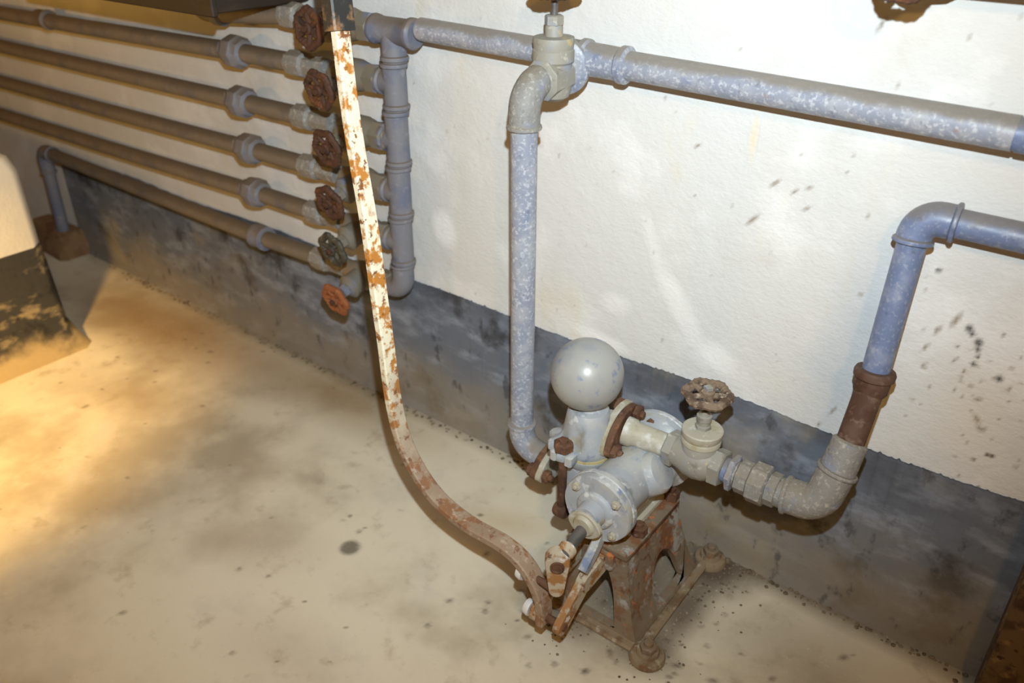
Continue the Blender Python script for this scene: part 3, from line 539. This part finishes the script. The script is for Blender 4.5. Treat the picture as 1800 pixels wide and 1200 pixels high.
# foot flanges bolted to the stand
mb = MB()
mb.rings([[V((x, y, z)) for x, y, z in ((PX-0.050, y, 0.203), (PX+0.036, y, 0.203), (PX+0.035, y, 0.211), (PX+0.028, y, 0.216), (PX+0.040, y, PZ-0.030), (PX+0.03, y, PZ-0.01), (PX-0.03, y, PZ-0.01), (PX-0.048, y, PZ-0.03), (PX-0.058, y, 0.214))] for y in (-0.285, -0.275, -0.135, -0.125)])
mb.build('cylinder_foot', M['pump_cream'], P, 'cream sloping foot under the cylinder')
for (x, y) in ((PX+0.045, -0.268), (PX+0.045, -0.142)):
    mb = MB(); mb.hex((x, y, 0.203), (x, y, 0.224), 0.0165, 6, 0.5); mb.cyl((x, y, 0.220), (x, y, 0.232), 0.008, 12, 0.002); mb.build('stand_nut', M['rust'], P)
mb = MB(); mb.sweep_rect([(PX+0.012, -0.345, PZ-0.05), (PX+0.012, -0.372, PZ-0.075), (PX+0.012, -0.405, PZ-0.10)], [(0.03, 0.012), (0.026, 0.016), (0.022, 0.016)], V((1, 0, 0)), 0.003)
mb.build('guide_bracket', M['pump'], P)
# valve chest with its cover and air vessel
CX, CY = -0.655, -0.238
mb = MB(); mb.lathe((CX, CY, 0.165), (0, 0, 1), [(0, 0.026), (0.01, 0.036), (0.03, 0.041), (0.10, 0.041), (0.128, 0.040), (0.135, 0.047), (0.150, 0.049), (0.152, 0.047)], 32, 1.05, 1.0)
mb.lathe((CX, -0.19, 0.207), (-1, 0, 0), [(0, 0.030), (0.060, 0.028), (0.078, 0.028)]); mb.lathe((CX+0.02, CY+0.005, 0.27), (1, 0, 0), [(0, 0.036), (0.07, 0.042)])
mb.build('valve_chest', M['pump'], P)
mb = MB(); oval_flange(mb, (-0.766, YR-0.002, 0.207), (1, 0, 0), (0, 1, 0.12), 0.066, 0.036, 0.013); mb.build('inlet_flange', M['pump_cream'], P)
for s in (-1, 1):
    c = V((-0.766, YR-0.002, 0.207))+mj*0.048*s; mb = MB(); mb.hex(c+V((0.012, 0, 0)), c+V((0.026, 0, 0)), 0.0145, 6, 0.2); mb.cyl(c+V((-0.03, 0, 0)), c+V((0.034, 0, 0)), 0.007, 12, 0.002); mb.hex(c+V((-0.026, 0, 0)), c+V((-0.014, 0, 0)), 0.0145, 6, 0.4); mb.build('flange_bolt', M['rust'], P)
MB().lathe((CX, CY, 0.316), (0, 0, 1), [(0, 0.049), (0.005, 0.049)], 32, 1.05, 1.0).build('gasket', M['gasket'], P)
LUG = V((-0.705, -0.285, 0)); LUG2 = V((-0.628, -0.235, 0)); 
cv = MB()
def blob(z, k, kk):
    pts = []
    for j in range(48):
        a = 2*PI*j/48; d = V((math.cos(a), math.sin(a), 0)); r = 0.049*k
        for lg in (V((-0.012, -0.050, 0)), V((0.012, 0.050, 0)), V((-0.05, -0.012, 0)), V((-0.04, -0.035, 0))):
            l = lg.normalized(); dt = max(0.0, d.dot(l)); r = max(r, kk*(0.076*dt**10))
        pts.append(V((CX, CY, z))+d*r)
    return pts
cv.rings([blob(0.321, 0.97, 0.97), blob(0.324, 1, 1), blob(0.336, 1, 1), blob(0.342, 0.985, 0.94), blob(0.350, 0.97, 0.72), blob(0.366, 0.93, 0.40), blob(0.388, 0.86, 0.2), blob(0.405, 0.80, 0.1), blob(0.411, 0.74, 0.1), blob(0.414, 0.5, 0.1), blob(0.425, 0.4, 0.1)])
OUTY, OUTZ = -0.203, 0.366
cv.lathe((CX+0.005, OUTY-0.012, OUTZ+0.002), (1, 0.25, 0.0), [(0, 0.030), (0.02, 0.029), (0.040, 0.030)], 24)
cv.build('discharge_head', M['pump'], P)
mb = MB(); mb.sphere((-0.665, -0.235, 0.478), 0.0670, 48, 28); mb.build('air_vessel', M['ball'], P, 'chipped grey-white spherical air vessel')
# swing bolt at the front lug
c = V((CX, CY, 0))+V((-0.012, -0.050, 0)).normalized()*0.060
mb = MB(); mb.cyl((c.x, c.y, 0.200), (c.x, c.y, 0.366), 0.0085, 14); mb.lathe((c.x-0.014, c.y, 0.198), (1, 0, 0), [(0, 0.012), (0.004, 0.015), (0.024, 0.015), (0.028, 0.012)], 18); b_ = mb.build('swing_bolt', M['rust'], P, 'rust-brown swing bolt holding the cover')
mb = MB(); mb.hex((c.x, c.y, 0.342), (c.x, c.y, 0.362), 0.0195, 6, 0.2, 0.004); mb.build('nut', M['rust'], b_)
mb = MB()
for s in (-1, 1): mb.box((c.x-0.014+(-0.010 if s < 0 else 0.022), c.y-0.012, 0.315), (c.x-0.014+(0.004 if s < 0 else 0.038), c.y+0.02, 0.339), 0.003)
mb.build('bolt_lug', M['pump'], P)
# outlet flange pair
oj = V((0, 0.095, 0.052)); ox = V((1, 0.03, 0.0))
mb = MB(); oj = oval_flange(mb, (-0.621, OUTY-0.004, OUTZ), ox, oj, 0.062, 0.036, 0.013); mb.build('outlet_flange', M['pump_cream'], P)
mb = MB(); oval_flange(mb, (-0.6075, OUTY-0.004, OUTZ), ox, oj, 0.060, 0.035, 0.013); mb.build('outlet_flange', M['rust'], P, 'rust-brown loose outlet flange')
for s in (-1, 1):
    c = V((-0.608, OUTY-0.004, OUTZ))+oj*0.045*s; mb = MB(); mb.hex(c+V((0.013, 0, 0)), c+V((0.026, 0, 0)), 0.0155, 6, 0.2); mb.cyl(c+V((-0.03, 0, 0)), c+V((0.033, 0, 0)), 0.007, 12, 0.002); mb.hex(c+V((-0.028, 0, 0)), c+V((-0.013, 0, 0)), 0.0155, 6, 0.4); mb.build('flange_bolt', M['rust'], P)
OY = -0.186
mb = MB(); mb.lathe((-0.5945, OUTY, OUTZ), (1, 0.17, -0.09), [(0, 0.028), (0.016, 0.027), (0.021, 0.0232), (0.075, 0.0225), (0.087, 0.0225)], 28); mb.build('outlet_pipe', M['pump_cream'], P, 'cream painted outlet stub')
# lever, crosshead and fulcrum
def capsule(y0, z0, r0, y1, z1, r1, x, th, n=12):
    d = V((0, y1-y0, z1-z0)).normalized(); a0 = math.atan2(d.z, d.y); pts = []
    for k in range(n+1): a = a0+PI/2+PI*k/n; pts.append(V((x, y0+r0*math.cos(a), z0+r0*math.sin(a))))
    for k in range(n+1): a = a0-PI/2+PI*k/n; pts.append(V((x, y1+r1*math.cos(a), z1+r1*math.sin(a))))
    mb = MB(); mb.rings([[p+V((dx, 0, 0)) for p in pts] for dx in (0, th)]); return mb
UY, UZ, LY, LZ = -0.456, 0.180, -0.460, 0.106
nn = V((0.55, -0.835, 0)); uu = V((0.835, 0.55, 0)); cc = V((-0.567, -0.458, 0)); pts = []
for k in range(15): a = PI*k/14; pts.append((0.0215*math.cos(a), 0.256+0.0215*math.sin(a)))
for k in range(11): a = PI+PI*k/10; pts.append((0.014*math.cos(a), 0.196+0.016*math.sin(a)))
mb = MB(); mb.rings([[cc+uu*x*k_+V((0, 0, z))+nn*h for x, z in pts] for h, k_ in ((-0.010, 0.94), (-0.008, 1), (0.010, 1), (0.013, 0.93))]); ch = mb.build('crosshead', M['link'], P, 'white and rust crosshead on the rod end')
mb = MB(); q = cc+V((0, 0, 0.250))+nn*0.010
mb.rings([[q+uu*(r*math.cos(2*PI*k/24))+V((0, 0, r*math.sin(2*PI*k/24)))+nn*h for k in range(24)] for h, r in ((0, 0.0125), (0.006, 0.0125), (0.0065, 0.0105), (0.004, 0.0085), (0.004, 0.001))]); mb.build('bushing', M['rust'], ch)
mb = MB(); mb.lathe((PX, -0.432, PZ-0.026), (0, -1, -0.2), [(0, 0.013), (0.003, 0.016), (0.014, 0.016), (0.018, 0.012)], 18); mb.build('rod_end', M['link'], P)
for x in (-0.612, -0.560):
    q = capsule(-0.318, 0.166, 0.021, -0.390, 0.160, 0.019, x, 0.018); q.add(*(lambda m: (m.v, m.f))(capsule(-0.384, 0.160, 0.019, LY, LZ, 0.017, x, 0.014))); q.build('fulcrum_arm', M['link'], P)
mb = MB(); mb.box((-0.625, -0.338, 0.150), (-0.528, -0.318, 0.192), 0.004); mb.build('arm_lug', M['stand'], P)
for (y, z, xa, xb) in ((UY, UZ, -0.646, -0.560), (LY, LZ, -0.626, -0.541)):
    MB().cyl((xa+0.004, y, z), (xb-0.002, y, z), 0.0075, 14).build('pin_shaft', M['rust'], P); mb = MB(); mb.lathe((xa-0.006, y, z), (1, 0, 0), [(0, 0.009), (0.003, 0.0145), (0.011, 0.0165), (0.015, 0.0150)], 18); mb.build('pivot_pin', M['white_head'], P)
LP = [(-1.112, -0.352, 1.26), (-1.088, -0.368, 1.06), (-1.058, -0.388, 0.90), (-1.016, -0.408, 0.732), (-1.002, -0.414, 0.620), (-0.988, -0.420, 0.520), (-0.980, -0.424, 0.445), (-0.970, -0.428, 0.385), (-0.952, -0.432, 0.325), (-0.925, -0.436, 0.283),
      (-0.890, -0.440, 0.250), (-0.850, -0.444, 0.228), (-0.805, -0.447, 0.217), (-0.755, -0.450, 0.214), (-0.715, -0.452, 0.217), (-0.685, -0.454, 0.218), (-0.655, -0.455, 0.211), (-0.630, -0.456, 0.196), (-0.611, -0.457, 0.174), (-0.598, -0.458, 0.148), (-0.592, -0.459, 0.120), (-0.591, -0.460, 0.092)]
def smooth_path(p, k=4):
    p = [V(q) for q in p]; out = []
    for i in range(len(p)-1):
        a, b, c, d = p[max(i-1, 0)], p[i], p[i+1], p[min(i+2, len(p)-1)]
        for j in range(k):
            t = j/k; out.append(0.5*((2*b)+(c-a)*t+(2*a-5*b+4*c-d)*t*t+(3*b-a-3*c+d)*t**3))
    out.append(p[-1]); return out
sp = smooth_path(LP); wd = []
for i in range(len(sp)): f = i/(len(sp)-1); wd.append((0.0165, 0.030+0.004*min(1, f*1.3)))
mb = MB(); mb.sweep_rect(sp, wd, V((0, 1, 0)), 0.0025); lv = mb.build('lever', M['lever'], P, 'long bent cream lever streaked with rust')
top = [q for q in sp if q.z > 1.043]; e = sp[len(top)]; f = (1.043-e.z)/(top[-1].z-e.z); top.append(e+(top[-1]-e)*f)
mb = MB(); mb.sweep_rect(top, [(0.029, 0.046)]*len(top), V((0, 1, 0)), 0.003); mb.build('grip_sleeve', M['black'], lv, 'black sleeve over the lever top')

# ------------------------------------------------------------------ outlet valve and delivery pipe
OZ = 0.3575
t = thing('gate_valve', (-0.452, OY, OZ), 'grey gate valve with flaking brown handwheel, right of the pump on its outlet', 'valve')
mb = MB(); mb.hex((-0.514, OY, OZ), (-0.494, OY, OZ), 0.0345, 6, 0.25); mb.lathe((-0.496, OY, OZ), (1, 0, 0), [(0, 0.029), (0.012, 0.031), (0.028, 0.037), (0.045, 0.039), (0.062, 0.036), (0.076, 0.029)], 28); mb.hex((-0.425, OY, OZ), (-0.402, OY, OZ), 0.0345, 6, 0.1)
mb.lathe((-0.453, OY, OZ), (0, 0, 1), [(0, 0.033), (0.036, 0.033), (0.04, 0.030)]); mb.build('valve_body', M['valve_grey'], t)
mb = MB(); mb.lathe((-0.453, OY, OZ+0.036), (0, 0, 1), [(0, 0.031), (0.003, 0.035), (0.011, 0.035), (0.013, 0.0335), (0.022, 0.0365), (0.028, 0.0365), (0.030, 0.0345), (0.032, 0.014)], 36); mb.build('bonnet', M['pump_cream'], t)
mb = MB(); mb.hex((-0.453, OY, OZ+0.066), (-0.453, OY, OZ+0.076), 0.0145, 6, 0.2); mb.lathe((-0.453, OY, OZ+0.076), (0, 0, 1), [(0, 0.011), (0.008, 0.011), (0.009, 0.0135), (0.018, 0.0135), (0.020, 0.010), (0.028, 0.009)], 18); mb.build('gland_nut', M['valve_grey'], t)
MB().cyl((-0.453, OY, OZ+0.1), (-0.453, OY, OZ+0.14), 0.0055, 12).build('stem', M['steel'], t)
wh = MB().wheel((-0.453, OY, OZ+0.137), (0.03, -0.04, 1), 0.0435, 0.0082, 6, 5, 0.0120, 0.35, 0.05).build('handwheel', M['wheel_tan'], t, 'flaking brown handwheel')
MB().hex((-0.453, OY, OZ+0.142), (-0.453, OY, OZ+0.153), 0.0085, 4, 0.2, 0.001).build('wheel_nut', M['valve_grey'], wh)
t = thing('delivery_pipe', (-0.235, -0.17, 0.36), 'jointed pipe run from the outlet valve up a slanting blue riser to the right edge', 'pipe')
MB().cyl((-0.402, OY, OZ), (-0.386, OY, OZ), 0.0225).build('threaded_nipple', M['pipe_deep'], t)
MB().hex((-0.393, OY, OZ), (-0.381, OY, OZ), 0.0330, 6, 0.35).build('locknut', M['pipe'], t)
mb = MB(); mb.cyl((-0.383, OY, OZ), (-0.376, OY, OZ), 0.0235); mb.hex((-0.377, OY, OZ), (-0.352, OY, OZ), 0.0300, 8, 0.2); mb.build('union_end', M['fitting'], t)
MB().hex((-0.354, OY, OZ), (-0.322, OY, OZ), 0.0365, 8, 0.3, 0.004).build('union_nut', M['fitting'], t)
mb = MB(); mb.hex((-0.323, OY, OZ), (-0.303, OY, OZ), 0.0300, 8, 0.1); mb.cyl((-0.304, OY, OZ), (-0.290, OY, OZ), 0.0262); mb.build('union_end', M['fitting'], t)
mb = MB(); K = V((-0.237, -0.184, 0.362)); K2 = V((-0.226, -0.160, 0.428)); mb.elbow((-0.294, OY, OZ), K, K2, 0.0305, 0.036, 0.0035); mb.build('pipe_elbow', M['fitting'], t)
mb = MB(); K3 = V((-0.222, -0.140, 0.474)); d = (K3-K2).normalized(); mb.lathe(K2-d*0.012, d, [(0, 0.0290), (0.020, 0.029), (0.046, 0.0285), (0.060, 0.0285), (0.064, 0.0235)], 28); mb.build('socket', M['fitting'], t)
K4 = V((-0.220, -0.098, 0.566)); d = (K4-K3).normalized()
MB().tube([K3-d*0.012, K4-d*0.004], 0.0222, 26).build('pipe', M['rust_pipe'], t, 'short dark rust-brown pipe piece')
K5 = V((-0.2215, -0.062, 0.800)); d5 = (K5-K4).normalized()
mb = MB(); mb.lathe(K4-d5*0.020, d5, [(0, 0.023), (0.005, 0.0265), (0.020, 0.0275), (0.026, 0.0275), (0.029, 0.0315), (0.037, 0.0320), (0.042, 0.0300), (0.043, 0.0215)], 28); mb.build('socket', M['rust_pipe'], t, 'rust-brown socket')
MB().tube([K4+d5*0.01, K5], 0.0213, 28).build('pipe', M['pipe_deep'], t)
K6 = V((-0.2215, -0.056, 0.834)); mb = MB(); mb.elbow(K5-d5*0.008, K6, (-0.170, -0.052, 0.832), 0.0255, 0.030, 0.0042); mb.build('pipe_elbow', M['pipe_deep'], t)
MB().tube([(-0.185, -0.052, 0.832), (0.75, -0.048, 0.822)], 0.0213, 28).build('pipe', M['pipe_deep'], t)

# ------------------------------------------------------------------ things cut by the frame
t = thing('wall_pipe', (0.1, -0.06, 1.132), 'dark blue pipe at the top right corner above the supply pipe', 'pipe')
MB().tube([(-0.30, -0.06, 1.156), (0.75, -0.06, 1.142)], 0.0213, 26).build('pipe', M['pipe_deep'], t)
t = thing('gate_valve', (-0.287, -0.06, 1.16), 'rusty valve wheel just showing at the top edge, upper right', 'valve')
mb = MB(); mb.lathe((-0.345, -0.06, 1.157), (1, 0, 0), [(0, 0.026), (0.02, 0.032), (0.06, 0.034), (0.09, 0.030), (0.10, 0.024)]); mb.lathe((-0.29, -0.06, 1.157), (0, -1, 0), [(0, 0.029), (0.05, 0.028), (0.06, 0.014)]); mb.build('valve_body', M['valve_dusty'], t)
MB().cyl((-0.29, -0.11, 1.160), (-0.288, -0.165, 1.166), 0.006, 12).build('stem', M['steel'], t)
MB().wheel((-0.288, -0.165, 1.168), (0, -1, 0), 0.041, 0.0075, 6, 6, 0.0125, 0.5, 0.05).build('handwheel', M['rust_dark'], t)
t = thing('wall_cabinet', (-1.85, -0.13, 1.010), 'dark brown cabinet on the wall above the left pipes, cut by the top edge', 'cabinet')
MB().box((-2.35, -0.268, 1.010), (-1.590, -0.008, 1.55), 0.003).build('body', M['cabinet'], t)
MB().box((-2.36, -0.276, 1.006), (-1.574, -0.262, 1.56), 0.003).build('door', M['cabinet'], t)
t = thing('metal_cabinet', (0.35, -0.06, 0.0), 'rust-mottled sheet metal box at the lower right corner', 'cabinet')
MB().box((0.060, -0.105, 0.0), (0.75, -0.022, 0.62), 0.003).build('body', M['rusty_sheet'], t)
MB().box((0.063, -0.110, 0.012), (0.745, -0.104, 0.60), 0.002).build('door', M['rusty_sheet'], t)

# ------------------------------------------------------------------ crumbs along the wall foot and round the pump
def crumb(mb, x, y, r):
    n = 6; rings = []; a0 = random.uniform(0, 6)
    for i, (h, k) in enumerate(((0, 0.8), (0.35, 1.0), (0.75, 0.75), (1.0, 0.3))):
        rings.append([V((x+r*k*random.uniform(0.75, 1.2)*math.cos(a0+2*PI*j/n), y+r*k*random.uniform(0.75, 1.2)*math.sin(a0+2*PI*j/n), h*r*0.8)) for j in range(n)])
    mb.rings(rings)
mb = MB()
for k in range(420):
    x = random.uniform(-2.9, 0.05); y = -0.022-abs(random.gauss(0, 0.012)); crumb(mb, x, y, random.uniform(0.0015, 0.0055))
for k in range(240):
    a = random.choice([(-0.45, -0.34), (-0.43, -0.06), (-0.45, -0.2), (-0.60, -0.37), (-0.40, -0.12)]); crumb(mb, random.gauss(a[0], 0.04), min(-0.025, random.gauss(a[1], 0.045)), random.uniform(0.0010, 0.0034))
tag(mb.build('mortar_crumbs', M['debris']), 'mortar crumbs and grit along the wall foot and around the pump stand', 'debris', kind='stuff')
for lab, x, y, r in (('small pale mortar lump at the wall foot, nearest the pump rear foot', -0.470, -0.026, 0.010), ('small mortar lump at the wall foot, second right of the pump rear foot', -0.420, -0.030, 0.011),
        ('small mortar lump at the wall foot, third right of the pump rear foot', -0.372, -0.028, 0.008), ('small mortar lump at the wall foot near the bent end of the lowest pipe', -2.62, -0.035, 0.012)):
    mb = MB(); crumb(mb, x, y, r); tag(mb.build('mortar_lump', M['debris'], org=(x, y, 0)), lab, 'rubble', 'mortar lumps at the wall foot')
